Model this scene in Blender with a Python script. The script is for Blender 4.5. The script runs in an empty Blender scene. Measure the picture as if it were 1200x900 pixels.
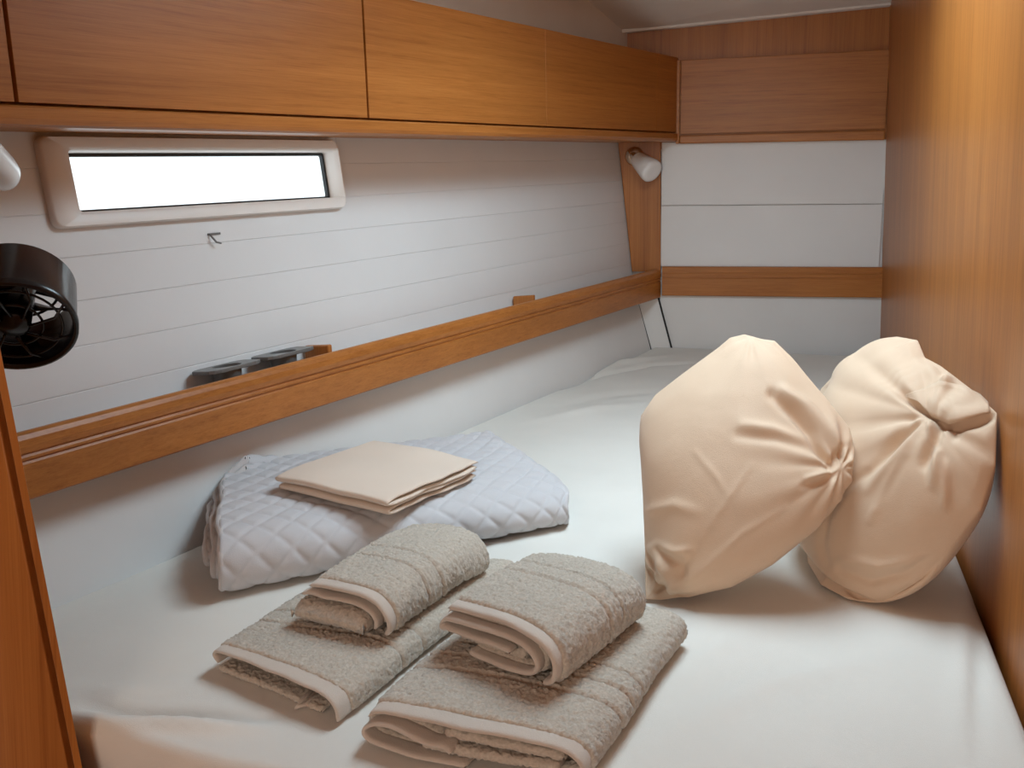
import bpy, bmesh, math, random
import numpy as np
from mathutils import Vector, Matrix, noise
from mathutils.bvhtree import BVHTree
random.seed(7); rng = np.random.default_rng(7)
sc = bpy.context.scene
COL = sc.collection

# ------------------------------------------------------------------ camera
FPX, CX, CY = 1150.0, 600.0, 450.0           # focal length in pixels of the 1200x900 frame
ZB, HC = 0.70, 0.62                          # mattress height, camera height above it
def camv(px, py): return np.array([px-CX, -(py-CY), -FPX])
UPV = np.cross(camv(1305, 178), camv(600, 193.5)); UPV /= np.linalg.norm(UPV)
if UPV[1] < 0: UPV = -UPV
_d = camv(935, 186.1); _d = _d-UPV*(_d@UPV); _d /= np.linalg.norm(_d)
RM = np.array([np.cross(_d, UPV), _d, UPV])  # camera -> world
CP = np.array([0.0, 0.0, ZB+HC])
cam_data = bpy.data.cameras.new('camera'); cam = bpy.data.objects.new('camera', cam_data); COL.objects.link(cam)
M4 = Matrix([list(RM[0])+[CP[0]], list(RM[1])+[CP[1]], list(RM[2])+[CP[2]], [0, 0, 0, 1]])
cam.matrix_world = M4
cam_data.sensor_width = 36; cam_data.sensor_fit = 'HORIZONTAL'; cam_data.lens = 36*FPX/1200; cam_data.clip_start = 0.02
sc.camera = cam

# ------------------------------------------------------------------ light and exposure
w = bpy.data.worlds.new('sky'); sc.world = w; w.use_nodes = True
w.node_tree.nodes['Background'].inputs[0].default_value = (0.90, 0.95, 1.0, 1)
w.node_tree.nodes['Background'].inputs[1].default_value = 1.45
def area(name, loc, target, sx, sy, power, col):
    l = bpy.data.lights.new(name, 'AREA'); l.shape = 'RECTANGLE'; l.size = sx; l.size_y = sy; l.energy = power; l.color = col
    o = bpy.data.objects.new(name, l); COL.objects.link(o); o.location = loc
    o.rotation_euler = (Vector(target)-Vector(loc)).to_track_quat('-Z', 'Y').to_euler(); return o
HATCH = (-0.34, 0.12, 1.32, 2.08)
area('deck_hatch_offscreen', (-0.11, 1.70, 1.90), (-0.11, 1.699, 0.7), 0.44, 0.74, 14.4, (0.70, 0.87, 1.0))
area('warm_fill_offscreen', (-0.30, -1.45, 1.35), (-0.35, 2.0, 1.0), 0.8, 0.9, 13.0, (1.0, 0.88, 0.76))  # added warm fill panel beyond the doorway, where no lamp is known
sc.view_settings.view_transform = 'Standard'; sc.view_settings.look = 'None'
sc.view_settings.exposure = 0.36; sc.view_settings.gamma = 1.0; sc.view_settings.use_curve_mapping = False

# ------------------------------------------------------------------ pixel -> place helpers
Z = np.array([0, 0, 1.0])
def ray(px, py): return RM@camv(px, py)
def onz(px, py, z=ZB):
    r = ray(px, py); return CP+r*((z-CP[2])/r[2])
def onp(px, py, p, n):
    r = ray(px, py); return CP+r*(((p-CP)@n)/(r@n))
def proj(P):
    q = (np.asarray(P)-CP)@RM
    return np.stack([CX-FPX*q[..., 0]/q[..., 2], CY+FPX*q[..., 1]/q[..., 2]], -1)
def plane3(a, b, c):
    n = np.cross(b-a, c-a); return a, n/np.linalg.norm(n)
def unit(v): return v/np.linalg.norm(v)

# ------------------------------------------------------------------ materials
def new_mat(name):
    m = bpy.data.materials.new(name); m.use_nodes = True
    nt = m.node_tree; return m, nt, nt.nodes['Principled BSDF']
def nd(nt, t, **kw):
    n = nt.nodes.new(t)
    for k, v in kw.items(): setattr(n, k, v)
    return n
def ramp(nt, stops):
    r = nt.nodes.new('ShaderNodeValToRGB'); e = r.color_ramp.elements
    while len(e) < len(stops): e.new(0.5)
    for i, (p, c) in enumerate(stops): e[i].position = p; e[i].color = (*c, 1)
    return r
def plain(name, col, rough=0.5, metal=0.0, spec=0.5, bump=0.0, bscale=200, var=0.0, vscale=6, coat=0.0):
    m, nt, b = new_mat(name); L = nt.links
    b.inputs['Base Color'].default_value = (*col, 1); b.inputs['Roughness'].default_value = rough
    b.inputs['Metallic'].default_value = metal; b.inputs['Specular IOR Level'].default_value = spec
    b.inputs['Coat Weight'].default_value = coat
    tc = nd(nt, 'ShaderNodeTexCoord')
    if var > 0:
        n = nd(nt, 'ShaderNodeTexNoise'); n.inputs['Scale'].default_value = vscale; n.inputs['Detail'].default_value = 4
        L.new(tc.outputs['Object'], n.inputs['Vector'])
        r = ramp(nt, [(0.3, tuple(c*(1-var) for c in col)), (0.7, tuple(min(1, c*(1+var*0.5)) for c in col))])
        L.new(n.outputs['Fac'], r.inputs[0]); L.new(r.outputs[0], b.inputs['Base Color'])
    if bump > 0:
        n = nd(nt, 'ShaderNodeTexNoise'); n.inputs['Scale'].default_value = bscale; n.inputs['Detail'].default_value = 3
        L.new(tc.outputs['Object'], n.inputs['Vector'])
        bp = nd(nt, 'ShaderNodeBump'); bp.inputs['Strength'].default_value = bump; bp.inputs['Distance'].default_value = 0.002
        L.new(n.outputs['Fac'], bp.inputs['Height']); L.new(bp.outputs[0], b.inputs['Normal'])
    return m
def wood(name, rot, scale, light, mid, dark, rough=0.30, spec=0.5, coat=0.0):
    """veneer: rot turns the grain onto an axis, scale is small along the grain"""
    m, nt, b = new_mat(name); L = nt.links
    tc = nd(nt, 'ShaderNodeTexCoord')
    r1 = nd(nt, 'ShaderNodeMapping'); r1.inputs['Rotation'].default_value = rot
    s1 = nd(nt, 'ShaderNodeMapping'); s1.inputs['Scale'].default_value = scale
    L.new(tc.outputs['Object'], r1.inputs[0]); L.new(r1.outputs[0], s1.inputs[0])
    n1 = nd(nt, 'ShaderNodeTexNoise'); n1.inputs['Scale'].default_value = 1.0; n1.inputs['Detail'].default_value = 6; n1.inputs['Roughness'].default_value = 0.65; n1.inputs['Distortion'].default_value = 0.25
    n2 = nd(nt, 'ShaderNodeTexNoise'); n2.inputs['Scale'].default_value = 4.2; n2.inputs['Detail'].default_value = 4; n2.inputs['Roughness'].default_value = 0.7
    n3 = nd(nt, 'ShaderNodeTexNoise'); n3.inputs['Scale'].default_value = 0.16; n3.inputs['Detail'].default_value = 2
    for n in (n1, n2, n3): L.new(s1.outputs[0], n.inputs['Vector'])
    r = ramp(nt, [(0.30, dark), (0.47, mid), (0.68, light)])
    mx = nd(nt, 'ShaderNodeMath', operation='MULTIPLY_ADD'); mx.inputs[1].default_value = 0.45
    sub = nd(nt, 'ShaderNodeMath', operation='MULTIPLY_ADD'); sub.inputs[1].default_value = 0.55
    L.new(n1.outputs['Fac'], sub.inputs[0]); L.new(n2.outputs['Fac'], mx.inputs[0]); sub.inputs[2].default_value = 0
    L.new(sub.outputs[0], mx.inputs[2]); L.new(mx.outputs[0], r.inputs[0])
    r3 = ramp(nt, [(0.35, (0.86, 0.84, 0.82)), (0.65, (1.0, 1.0, 1.0))])
    L.new(n3.outputs['Fac'], r3.inputs[0])
    mul = nd(nt, 'ShaderNodeMixRGB', blend_type='MULTIPLY'); mul.inputs[0].default_value = 1
    L.new(r.outputs[0], mul.inputs[1]); L.new(r3.outputs[0], mul.inputs[2])
    L.new(mul.outputs[0], b.inputs['Base Color'])
    b.inputs['Roughness'].default_value = rough; b.inputs['Specular IOR Level'].default_value = spec
    b.inputs['Coat Weight'].default_value = coat; b.inputs['Coat Roughness'].default_value = 0.22
    bp = nd(nt, 'ShaderNodeBump'); bp.inputs['Strength'].default_value = 0.10; bp.inputs['Distance'].default_value = 0.0006
    L.new(mx.outputs[0], bp.inputs['Height']); L.new(bp.outputs[0], b.inputs['Normal'])
    return m
WL, WM, WD = (0.53, 0.205, 0.050), (0.43, 0.152, 0.033), (0.28, 0.086, 0.017)
HULL_A = math.atan2(0.258, 0.966)
RH = (0, 0, HULL_A)                                   # hull direction -> Y
VENEER = (WL, WM, WD, 0.36, 0.35)
mat_wood_hull = wood('wood_hull', RH, (90, 3.0, 150), *VENEER)
mat_wood_far = wood('wood_far', (0, 0, 0), (2.2, 60, 95), *VENEER)
mat_wood_vert = wood('wood_vertical', (0, 0, 0), (90, 90, 1.4), *VENEER)
mat_liner = plain('white_hull_liner', (0.76, 0.755, 0.755), 0.42, bump=0.04, bscale=120, var=0.02)
mat_lower = plain('white_vinyl', (0.75, 0.735, 0.72), 0.55, bump=0.05, bscale=150, var=0.03)
mat_head = plain('headliner', (0.80, 0.735, 0.68), 0.7, bump=0.08, bscale=260, var=0.04)
mat_frame = plain('window_frame_plastic', (0.85, 0.80, 0.76), 0.38)
mat_gasket = plain('black_rubber', (0.012, 0.015, 0.018), 0.4)
mat_black = plain('black_plastic', (0.008, 0.008, 0.010), 0.26, spec=0.45)
mat_grey = plain('grey_plastic', (0.16, 0.155, 0.15), 0.35)
mat_chrome = plain('polished_steel', (0.78, 0.70, 0.60), 0.12, metal=1.0)
mat_opal = plain('opal_glass', (0.86, 0.85, 0.84), 0.22, spec=0.6, coat=0.3)
mat_floor = plain('cabin_sole', (0.18, 0.08, 0.03), 0.4, var=0.2)
def fabric(name, col, rough=0.85, weave=900, bump=0.25, var=0.04, vscale=5, sheen=0.3):
    m = plain(name, col, rough, spec=0.2, bump=bump, bscale=weave, var=var, vscale=vscale)
    b = m.node_tree.nodes['Principled BSDF']; b.inputs['Sheen Weight'].default_value = sheen; b.inputs['Sheen Roughness'].default_value = 0.5
    return m
mat_sheet = fabric('sheet_cotton', (0.765, 0.73, 0.675), sheen=0.1)
mat_pillow = fabric('pillow_cotton', (0.69, 0.50, 0.355), 0.62, sheen=0.15)
def crumple(m, scale=26, dist=.006, strength=.35):
    nt = m.node_tree; L = nt.links; b = nt.nodes['Principled BSDF']; old = b.inputs['Normal'].links[0].from_socket
    tc = nd(nt, 'ShaderNodeTexCoord'); n = nd(nt, 'ShaderNodeTexNoise'); n.inputs['Scale'].default_value = scale; n.inputs['Detail'].default_value = 5; n.inputs['Distortion'].default_value = 0.3; n.inputs['Roughness'].default_value = .55
    L.new(tc.outputs['Object'], n.inputs['Vector'])
    bp = nd(nt, 'ShaderNodeBump'); bp.inputs['Strength'].default_value = strength; bp.inputs['Distance'].default_value = dist
    L.new(n.outputs['Fac'], bp.inputs['Height']); L.new(old, bp.inputs['Normal']); L.new(bp.outputs[0], b.inputs['Normal'])
crumple(mat_pillow, 20, .005, .16)
crumple(mat_sheet, 9, .006, .25)
mat_folded = fabric('folded_cotton', (0.73, 0.60, 0.50), 0.65, sheen=0.1)
mat_quilt = fabric('quilt_cotton', (0.57, 0.555, 0.57), 0.8, weave=600, bump=0.3)
mat_quilt_edge = fabric('quilt_binding', (0.58, 0.54, 0.53), 0.8)
mat_hem = fabric('towel_hem', (0.62, 0.54, 0.47), 0.85, weave=700, bump=0.4)
def terry():
    m, nt, b = new_mat('terry_cloth'); L = nt.links
    tc = nd(nt, 'ShaderNodeTexCoord')
    n = nd(nt, 'ShaderNodeTexNoise'); n.inputs['Scale'].default_value = 300; n.inputs['Detail'].default_value = 3
    L.new(tc.outputs['Object'], n.inputs['Vector'])
    r = ramp(nt, [(0.30, (0.47, 0.405, 0.335)), (0.70, (0.61, 0.535, 0.455))]); L.new(n.outputs['Fac'], r.inputs[0])
    at = nd(nt, 'ShaderNodeAttribute', attribute_name='pile')
    mix = nd(nt, 'ShaderNodeMixRGB'); mix.inputs[1].default_value = (0.60, 0.50, 0.41, 1)
    L.new(at.outputs['Fac'], mix.inputs[0]); L.new(r.outputs[0], mix.inputs[2]); L.new(mix.outputs[0], b.inputs['Base Color'])
    b.inputs['Roughness'].default_value = 0.95; b.inputs['Specular IOR Level'].default_value = 0.1
    b.inputs['Sheen Weight'].default_value = 0.35
    bp = nd(nt, 'ShaderNodeBump'); bp.inputs['Strength'].default_value = 0.8; bp.inputs['Distance'].default_value = 0.0016
    L.new(n.outputs['Fac'], bp.inputs['Height']); L.new(bp.outputs[0], b.inputs['Normal'])
    return m
mat_terry = terry()
def glass():
    m = bpy.data.materials.new('window_glass'); m.use_nodes = True; nt = m.node_tree; L = nt.links
    nt.nodes.remove(nt.nodes['Principled BSDF']); out = nt.nodes['Material Output']
    t = nd(nt, 'ShaderNodeBsdfTransparent'); t.inputs[0].default_value = (0.95, 0.98, 0.98, 1)
    g = nd(nt, 'ShaderNodeBsdfGlossy'); g.inputs['Roughness'].default_value = 0.03
    mx = nd(nt, 'ShaderNodeMixShader')
    mx.inputs[0].default_value = 0.06; L.new(t.outputs[0], mx.inputs[1]); L.new(g.outputs[0], mx.inputs[2]); L.new(mx.outputs[0], out.inputs[0])
    return m
mat_glass = glass()

# ------------------------------------------------------------------ object helpers
def tag(o, label, cat, group=None):
    o['label'] = label; o['category'] = cat
    if group: o['group'] = group
    return o
def thing(name, loc, label, cat, group=None):
    o = bpy.data.objects.new(name, None); COL.objects.link(o); o.location = [float(v) for v in loc]; o.empty_display_size = 0.05
    return tag(o, label, cat, group)
def wloc(o):
    v = Vector((0, 0, 0))
    while o is not None: v = v+o.location; o = o.parent
    return v
def mk(name, verts, faces, mat, parent=None, smooth=False, bevel=0.0, seg=2, subsurf=0, label=None, origin=None, solid=0.0):
    """verts in world coordinates; the object's origin sits at `origin` (default: the parent's)"""
    verts = np.asarray(verts, float)
    base = np.array(wloc(parent)) if parent is not None else np.zeros(3)
    org = np.array(origin, float) if origin is not None else base
    me = bpy.data.meshes.new(name); me.from_pydata((verts-org).tolist(), [], [list(map(int, f)) for f in faces]); me.update()
    bm = bmesh.new(); bm.from_mesh(me); bmesh.ops.recalc_face_normals(bm, faces=bm.faces); bm.to_mesh(me); bm.free()
    o = bpy.data.objects.new(name, me); COL.objects.link(o); o.location = list(map(float, org-base)); o.parent = parent
    me.materials.append(mat)
    if smooth: me.polygons.foreach_set('use_smooth', [True]*len(me.polygons))
    if solid > 0:
        md = o.modifiers.new('thick', 'SOLIDIFY'); md.thickness = solid; md.offset = 0
    if bevel > 0:
        md = o.modifiers.new('bevel', 'BEVEL'); md.width = bevel; md.segments = seg; md.limit_method = 'ANGLE'; md.angle_limit = math.radians(35)
    if subsurf:
        md = o.modifiers.new('smooth', 'SUBSURF'); md.levels = subsurf; md.render_levels = subsurf
    if label: o['label'] = label
    return o
def orient(o, ang=-HULL_A):
    R = Matrix.Rotation(-ang, 4, 'Z'); o.data.transform(R); o.rotation_euler = (0, 0, ang); return o
def structure(o): o['kind'] = 'structure'; return o
BF = [(0, 1, 3, 2), (4, 6, 7, 5), (0, 4, 5, 1), (2, 3, 7, 6), (0, 2, 6, 4), (1, 5, 7, 3)]
def hexa(c): return [c[i] for i in range(8)], BF                       # corners indexed by bits x + 2y + 4z
def boxv(o, ex, ey, ez):
    o, ex, ey, ez = map(np.asarray, (o, ex, ey, ez))
    return [o+ex*(i & 1)+ey*((i >> 1) & 1)+ez*((i >> 2) & 1) for i in range(8)]
def box(x0, x1, y0, y1, z0, z1): return boxv(np.array([x0, y0, z0]), [x1-x0, 0, 0], [0, y1-y0, 0], [0, 0, z1-z0])
def join(parts):
    V, Fc = [], []
    for v, f in parts:
        n = len(V); V += list(v); Fc += [[i+n for i in q] for q in f]
    return V, Fc
def prism(profile, o, ea, eb, path):
    """closed profile of (a,b) swept from o along path"""
    pr = [np.asarray(o)+np.asarray(ea)*a+np.asarray(eb)*b for a, b in profile]; n = len(pr)
    V = pr+[p+np.asarray(path) for p in pr]
    Fc = [[i, (i+1) % n, n+(i+1) % n, n+i] for i in range(n)]+[list(range(n))[::-1], list(range(n, 2*n))]
    return V, Fc
def tube(pts, r, seg=10, caps=True):
    pts = [np.asarray(p, float) for p in pts]; V, Fc = [], []; n = len(pts); ref = None
    rr = r if hasattr(r, '__len__') else [r]*n
    for i, p in enumerate(pts):
        t = unit(pts[min(i+1, n-1)]-pts[max(i-1, 0)])
        if ref is None: ref = np.cross(t, Z if abs(t[2]) < .9 else np.array([1., 0, 0]))
        ref = unit(ref-t*(ref@t)); b = np.cross(t, ref)
        V += [p+(ref*math.cos(k*2*math.pi/seg)+b*math.sin(k*2*math.pi/seg))*rr[i] for k in range(seg)]
    for i in range(n-1):
        for k in range(seg): Fc.append([i*seg+k, i*seg+(k+1) % seg, (i+1)*seg+(k+1) % seg, (i+1)*seg+k])
    if caps: Fc += [list(range(seg))[::-1], list(range((n-1)*seg, n*seg))]
    return V, Fc
def lathe(profile, o, axis, seg=32, closed=False):
    axis = unit(np.asarray(axis, float)); u = unit(np.cross(axis, Z if abs(axis[2]) < .9 else np.array([1., 0, 0]))); v = np.cross(axis, u)
    V, Fc = [], []; n = len(profile)
    for r, h in profile: V += [np.asarray(o)+axis*h+(u*math.cos(k*2*math.pi/seg)+v*math.sin(k*2*math.pi/seg))*max(r, 1e-5) for k in range(seg)]
    for i in range(n if closed else n-1):
        j = (i+1) % n
        for k in range(seg): Fc.append([i*seg+k, i*seg+(k+1) % seg, j*seg+(k+1) % seg, j*seg+k])
    return V, Fc
def torus(c, axis, R, r, seg=40, s2=8):
    return lathe([(R+r*math.cos(a), r*math.sin(a)) for a in np.linspace(0, 2*math.pi, s2, endpoint=False)], c, axis, seg, True)

# ------------------------------------------------------------------ the planes of the cabin
pa, pb = onz(757, 408), onz(1031, 414)
FAR = plane3(pa, pb, pa+Z)
HD = unit(ray(1305, 178)*np.array([1, 1, 0])); HN = np.array([HD[1], -HD[0], 0])      # along the hull, and into the cabin
ex_far = unit(pb-pa); fn = np.array([ex_far[1], -ex_far[0], 0])                        # fn points to the camera side
def farp(px, py): return onp(px, py, *FAR)
def hull_at(p, y):                                                                      # slide p along the hull direction to depth y
    return p+HD*((y-p[1])/HD[1])
U0, U1 = farp(725, 170), farp(740, 315)
LEAN = (U0-U1)/(U0[2]-U1[2])                                                            # upper hull lining, per metre of height
UN = unit(np.cross(HD, LEAN)); UN = UN if UN@HN > 0 else -UN
UPL = (U0, UN)
def upt(y, z, out=0.0):
    p = U1+LEAN*(z-U1[2]); return hull_at(p, y)+UN*out
def upx(px, py, out=0.0): return onp(px, py, U0+UN*out, UN)
K0 = farp(795, 166)
def kpt(y, z, out=0.0): return hull_at(np.array([K0[0], K0[1], z]), y)+HN*out
R0 = farp(775, 348)
def rpt(y, z, out=0.0): return hull_at(np.array([R0[0], R0[1], z]), y)+HN*out
LB0, LT0 = onz(757, 411), farp(747, 355)
LLEAN = (LT0-farp(762, 411))/(LT0[2]-farp(762, 411)[2])
def lpt(y, z, out=0.0): return hull_at(LB0+LLEAN*(z-ZB), y)+HN*out
def wx(z): return pb[0]+(farp(1043, 0)[0]-pb[0])*(z-ZB)/(farp(1043, 0)[2]-ZB)
YF = 3.31
YN = 0.845                                                                               # far face of the entrance bulkhead

# ------------------------------------------------------------------ room shell
structure(mk('floor', box(-1.5, 0.4, -1.6, 3.4, -0.05, 0.0), BF, mat_floor))
V = [(wx(0), -1.6, 0), (wx(0)+.04, -1.6, 0), (wx(0), YF+.03, 0), (wx(0)+.04, YF+.03, 0), (wx(1.9), -1.6, 1.9), (wx(1.9)+.04, -1.6, 1.9), (wx(1.9), YF+.03, 1.9), (wx(1.9)+.04, YF+.03, 1.9)]
structure(mk('wall_right', V, BF, mat_wood_vert))
# entrance side: short corridor behind the camera
structure(mk('wall_left', box(-0.92, -0.88, -1.6, 0.79, 0, 1.9), BF, mat_wood_vert))
wb = join([(box(-0.88, -0.72, -0.75, -0.71, 0, 1.9), BF), (box(0.12, 0.30, -0.75, -0.71, 0, 1.9), BF), (box(-0.72, 0.12, -0.75, -0.71, 1.83, 1.9), BF)])
structure(mk('wall_back', *wb, mat_wood_vert))
structure(mk('wall_sky_shield', box(-0.92, 0.34, -1.64, -1.6, 0, 1.9), BF, mat_liner))  # unseen wall, added to keep sky light out of the doorway
# ceiling with the deck hatch opening
def cz(x): return 1.792+0.03*(x+.6)
xs = [-1.55, HATCH[0], HATCH[1], 0.30]; ys = [-1.64, HATCH[2], HATCH[3], YF+.03]
cp = []
for i in range(3):
    for j in range(3):
        if i == 1 and j == 1: continue
        b8 = []
        for k in range(8):
            x = xs[i+(k & 1)]; y = ys[j+((k >> 1) & 1)]; b8.append((x, y, cz(x)+0.03*(k >> 2)))
        cp.append((b8, BF))
ceil = structure(mk('ceiling', *join(cp), mat_head))
# hatch: frame and acrylic pane in the opening
hx0, hx1, hy0, hy1 = HATCH
hz = 1.80
fr = [(box(hx0-.03, hx1+.03, hy0-.03, hy0+.012, hz-.022, hz+.09), BF), (box(hx0-.03, hx1+.03, hy1-.012, hy1+.03, hz-.022, hz+.09), BF),
      (box(hx0-.03, hx0+.012, hy0, hy1, hz-.022, hz+.09), BF), (box(hx1-.012, hx1+.03, hy0, hy1, hz-.022, hz+.09), BF)]
hatch = structure(mk('window_2', *join(fr), mat_frame, bevel=.004))
mk('pane', box(hx0+.005, hx1-.005, hy0+.005, hy1-.005, hz+.07, hz+.078), BF, mat_glass, hatch)
# sloped valance of headliner over the far bulkhead, with its lip
q = [farp(733, 41), farp(1041, 8)]
vy = 3.02
vl = [q[0]+np.array([-.05, 0, 0]), q[1]+np.array([.04, 0, 0]), np.array([q[1][0]+.04, vy, cz(.28)-.001]), np.array([q[0][0]-.08, vy, cz(-.6)-.001])]
V = [p for p in vl]+[p+np.array([0, 0, .03]) for p in vl]
structure(mk('trim_1', V, [(0, 1, 2, 3), (7, 6, 5, 4), (0, 4, 5, 1), (1, 5, 6, 2), (2, 6, 7, 3), (3, 7, 4, 0)], mat_head, bevel=.004))
a, b_ = q[0]+fn*.022+Z*.004, q[1]+fn*.022+Z*.004
structure(mk('trim_2', *prism([(0, 0), (.016, -.004), (.020, .006), (.0, .018)], a-np.array([.04, 0, 0]), fn, Z, (b_-a)+np.array([.05, 0, 0])), plain('headliner_lip', (0.80, 0.735, 0.68), 0.5), bevel=.002))

# hull side, upper: horizontal tongue-and-groove boards with the window opening
# window opening in board coordinates (y along the hull, z)
wi = [upx(75, 180), upx(392, 174.5), upx(398.5, 230), upx(90, 251)]
wo = [upx(47, 161, .012), upx(393, 161, .012), upx(407, 240, .012), upx(68, 275, .012)]
wy0, wy1 = np.mean([wi[0][1], wi[3][1]]), np.mean([wi[1][1], wi[2][1]])
wz0, wz1 = np.mean([wi[2][2], wi[3][2]]), np.mean([wi[0][2], wi[1][2]])
oy0, oy1 = np.mean([wo[0][1], wo[3][1]]), np.mean([wo[1][1], wo[2][1]])
oz0, oz1 = np.mean([wo[2][2], wo[3][2]]), min(np.mean([wo[0][2], wo[1][2]]), 1.378)
hy_a, hy_b, hz_a, hz_b = wy0-.012, wy1+.012, wz0-.012, wz1+.012
# backing gets the same opening: rebuild it as a ring of slabs
def slab(y0, y1, z0, z1, o0, o1):
    return [upt(y1 if k & 1 else y0, z1 if k & 4 else z0, o1 if k & 2 else o0) for k in range(8)], BF
def ring(y0, y1, z0, z1, o0, o1):
    out = []
    hz0c, hz1c = max(z0, hz_a), min(z1, hz_b)
    if hz0c >= hz1c: return [slab(y0, y1, z0, z1, o0, o1)]
    out += [slab(y0, hy_a, z0, z1, o0, o1), slab(hy_b, y1, z0, z1, o0, o1)]
    if z0 < hz0c: out.append(slab(hy_a, hy_b, z0, hz0c, o0, o1))
    if z1 > hz1c: out.append(slab(hy_a, hy_b, hz1c, z1, o0, o1))
    return out
hullw = structure(mk('wall_hull', *join(ring(0.80, 3.335, 0.80, 1.90, -.035, -.0014)), mat_liner))
seam = [0.85, 0.919, 0.987, 1.0565, 1.126, 1.194, 1.262, 1.331, 1.40, 1.47]
GROOVE = 0.0009
for i in range(len(seam)-1):
    z0_, z1_ = seam[i]+GROOVE/2, seam[i+1]-GROOVE/2
    if z0_ < hz_a < z1_:
        pl = [(0.82, z0_), (3.30, z0_), (3.30, z1_), (hy_b, z1_), (hy_b, hz_a), (hy_a, hz_a), (hy_a, z1_), (0.82, z1_)]
        mk('plank', [upt(y, z, o) for o in (-.012, 0.0) for y, z in pl], [list(range(8))[::-1], list(range(8, 16))]+[[k, (k+1) % 8, 8+(k+1) % 8, 8+k] for k in range(8)], mat_liner, hullw, bevel=.0007, seg=1); continue
    mk('plank', *join(ring(0.82, 3.30, seam[i]+GROOVE/2, seam[i+1]-GROOVE/2, -.012, 0.0)), mat_liner, hullw, bevel=.0007, seg=1)

# window in the hull side
def rrect(y0, y1, z0, z1, r, n=6):
    pts = []
    for cy, cz_, a0 in ((y1-r, z1-r, 0), (y0+r, z1-r, 90), (y0+r, z0+r, 180), (y1-r, z0+r, 270)):
        for k in range(n+1):
            a = math.radians(a0+90*k/n); pts.append((cy+r*math.cos(a), cz_+r*math.sin(a)))
    return pts
def loft(rings, close=True):
    n = len(rings[0]); V = [p for r in rings for p in r]; Fc = []
    for i in range(len(rings)-1+(1 if close else 0)):
        j = (i+1) % len(rings)
        for k in range(n): Fc.append([i*n+k, i*n+(k+1) % n, j*n+(k+1) % n, j*n+k])
    return V, Fc
def rr3(e, r, out): return [upt(y, z, out) for y, z in rrect(wy0-e[0], wy1+e[1], wz0-e[2], wz1+e[3], r)]
E_ = (wy0-oy0, oy1-wy1, wz0-oz0, oz1-wz1)
def sc_e(t): return tuple(v*t for v in E_)
win = structure(mk('window_1', *loft([rr3(E_, .016, 0.0), rr3(E_, .016, .010), rr3(sc_e(.90), .014, .0145), rr3(sc_e(.22), .008, .0145), rr3((0,)*4, .006, .010),
                                       rr3((0,)*4, .006, -.030), rr3((.008,)*4, .008, -.030), rr3((.008,)*4, .008, 0.0)]), mat_frame, smooth=True))
md = win.modifiers.new('edge', 'EDGE_SPLIT'); md.split_angle = math.radians(50)
mk('gasket', *loft([rr3((.008,)*4, .008, -.030), rr3((-.0055,)*4, .004, -.030), rr3((-.0055,)*4, .004, -.038), rr3((.008,)*4, .008, -.038)]), mat_gasket, win)
mk('pane', *loft([rr3((.006,)*4, .006, -.036), rr3((.006,)*4, .006, -.040)], False), mat_glass, win)
pn = win.children[-1]; bm = bmesh.new(); bm.from_mesh(pn.data); bmesh.ops.edgeloop_fill(bm, edges=[e for e in bm.edges if e.is_boundary]); bm.to_mesh(pn.data); bm.free()
n_ = len(rrect(0, 1, 0, 1, .1))
# lower hull lining under the shelf
orient(structure(mk('wall_hull_lower', [lpt(y, z, -o) for z in (0.672, 0.90) for o in (0.012, 0.0) for y in (0.80, 3.285)], BF, mat_lower)))
# liner above the lockers
LN0 = farp(735, 45)
structure(mk('wall_hull_upper', [hull_at(np.array([LN0[0], LN0[1], z]), y)-HN*o for z in (1.47, 1.82) for o in (.012, 0.0) for y in (0.80, 3.33)], BF, mat_head))

# far bulkhead: white boards, wood rub strip, dark veneer above
wf = structure(mk('wall_far', [p+d+Z*z for z in (-0.30, 1.20) for d in (-fn*.05, -fn*.0135) for p in (pa-ex_far*.35, pb+ex_far*.05)], BF, mat_liner))
def farbox(pl, pr, zb, zt, o0, o1):                      # left and right points, heights at left / right
    return [np.array([(pr if k & 1 else pl)[0], (pr if k & 1 else pl)[1], (zt if k & 4 else zb)[k & 1]])+fn*(o1 if k & 2 else o0) for k in range(8)]
xl, xr = farp(774.8, 240), farp(1034, 240)
def fz(px, py): return farp(px, py)[2]
# white boards
xr2 = pb+ex_far*0.01
for (yt, yb) in (((167, 163), (240.6, 238.6)), ((241.4, 239.4), (312, 313))):
    mk('plank', farbox(farp(774.8, 240), farp(1034.5, 240), (fz(775, yb[0]), fz(1034, yb[1])), (fz(775, yt[0]), fz(1034, yt[1])), -.0135, 0), BF, mat_liner, wf, bevel=.0008, seg=1)
mk('plank', farbox(farp(773, 380), xr2, (0.55, 0.55), (fz(775, 345.5), fz(1031, 348.5)), -.0135, -.002), BF, mat_lower, wf, bevel=.0008, seg=1)
mk('corner_bead', [p for p in boxv(farp(1034.5, 312)-fn*.003, ex_far*.005, fn*.006, farp(1036.5, 164)-farp(1034.5, 312))], BF, mat_liner, wf)
# dark wood panel above
mk('veneer_panel', farbox(farp(733, 60), farp(1045, 60), (1.36, 1.36), (1.80, 1.81), -.0135, -.001), BF, mat_wood_vert, wf)
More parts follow.
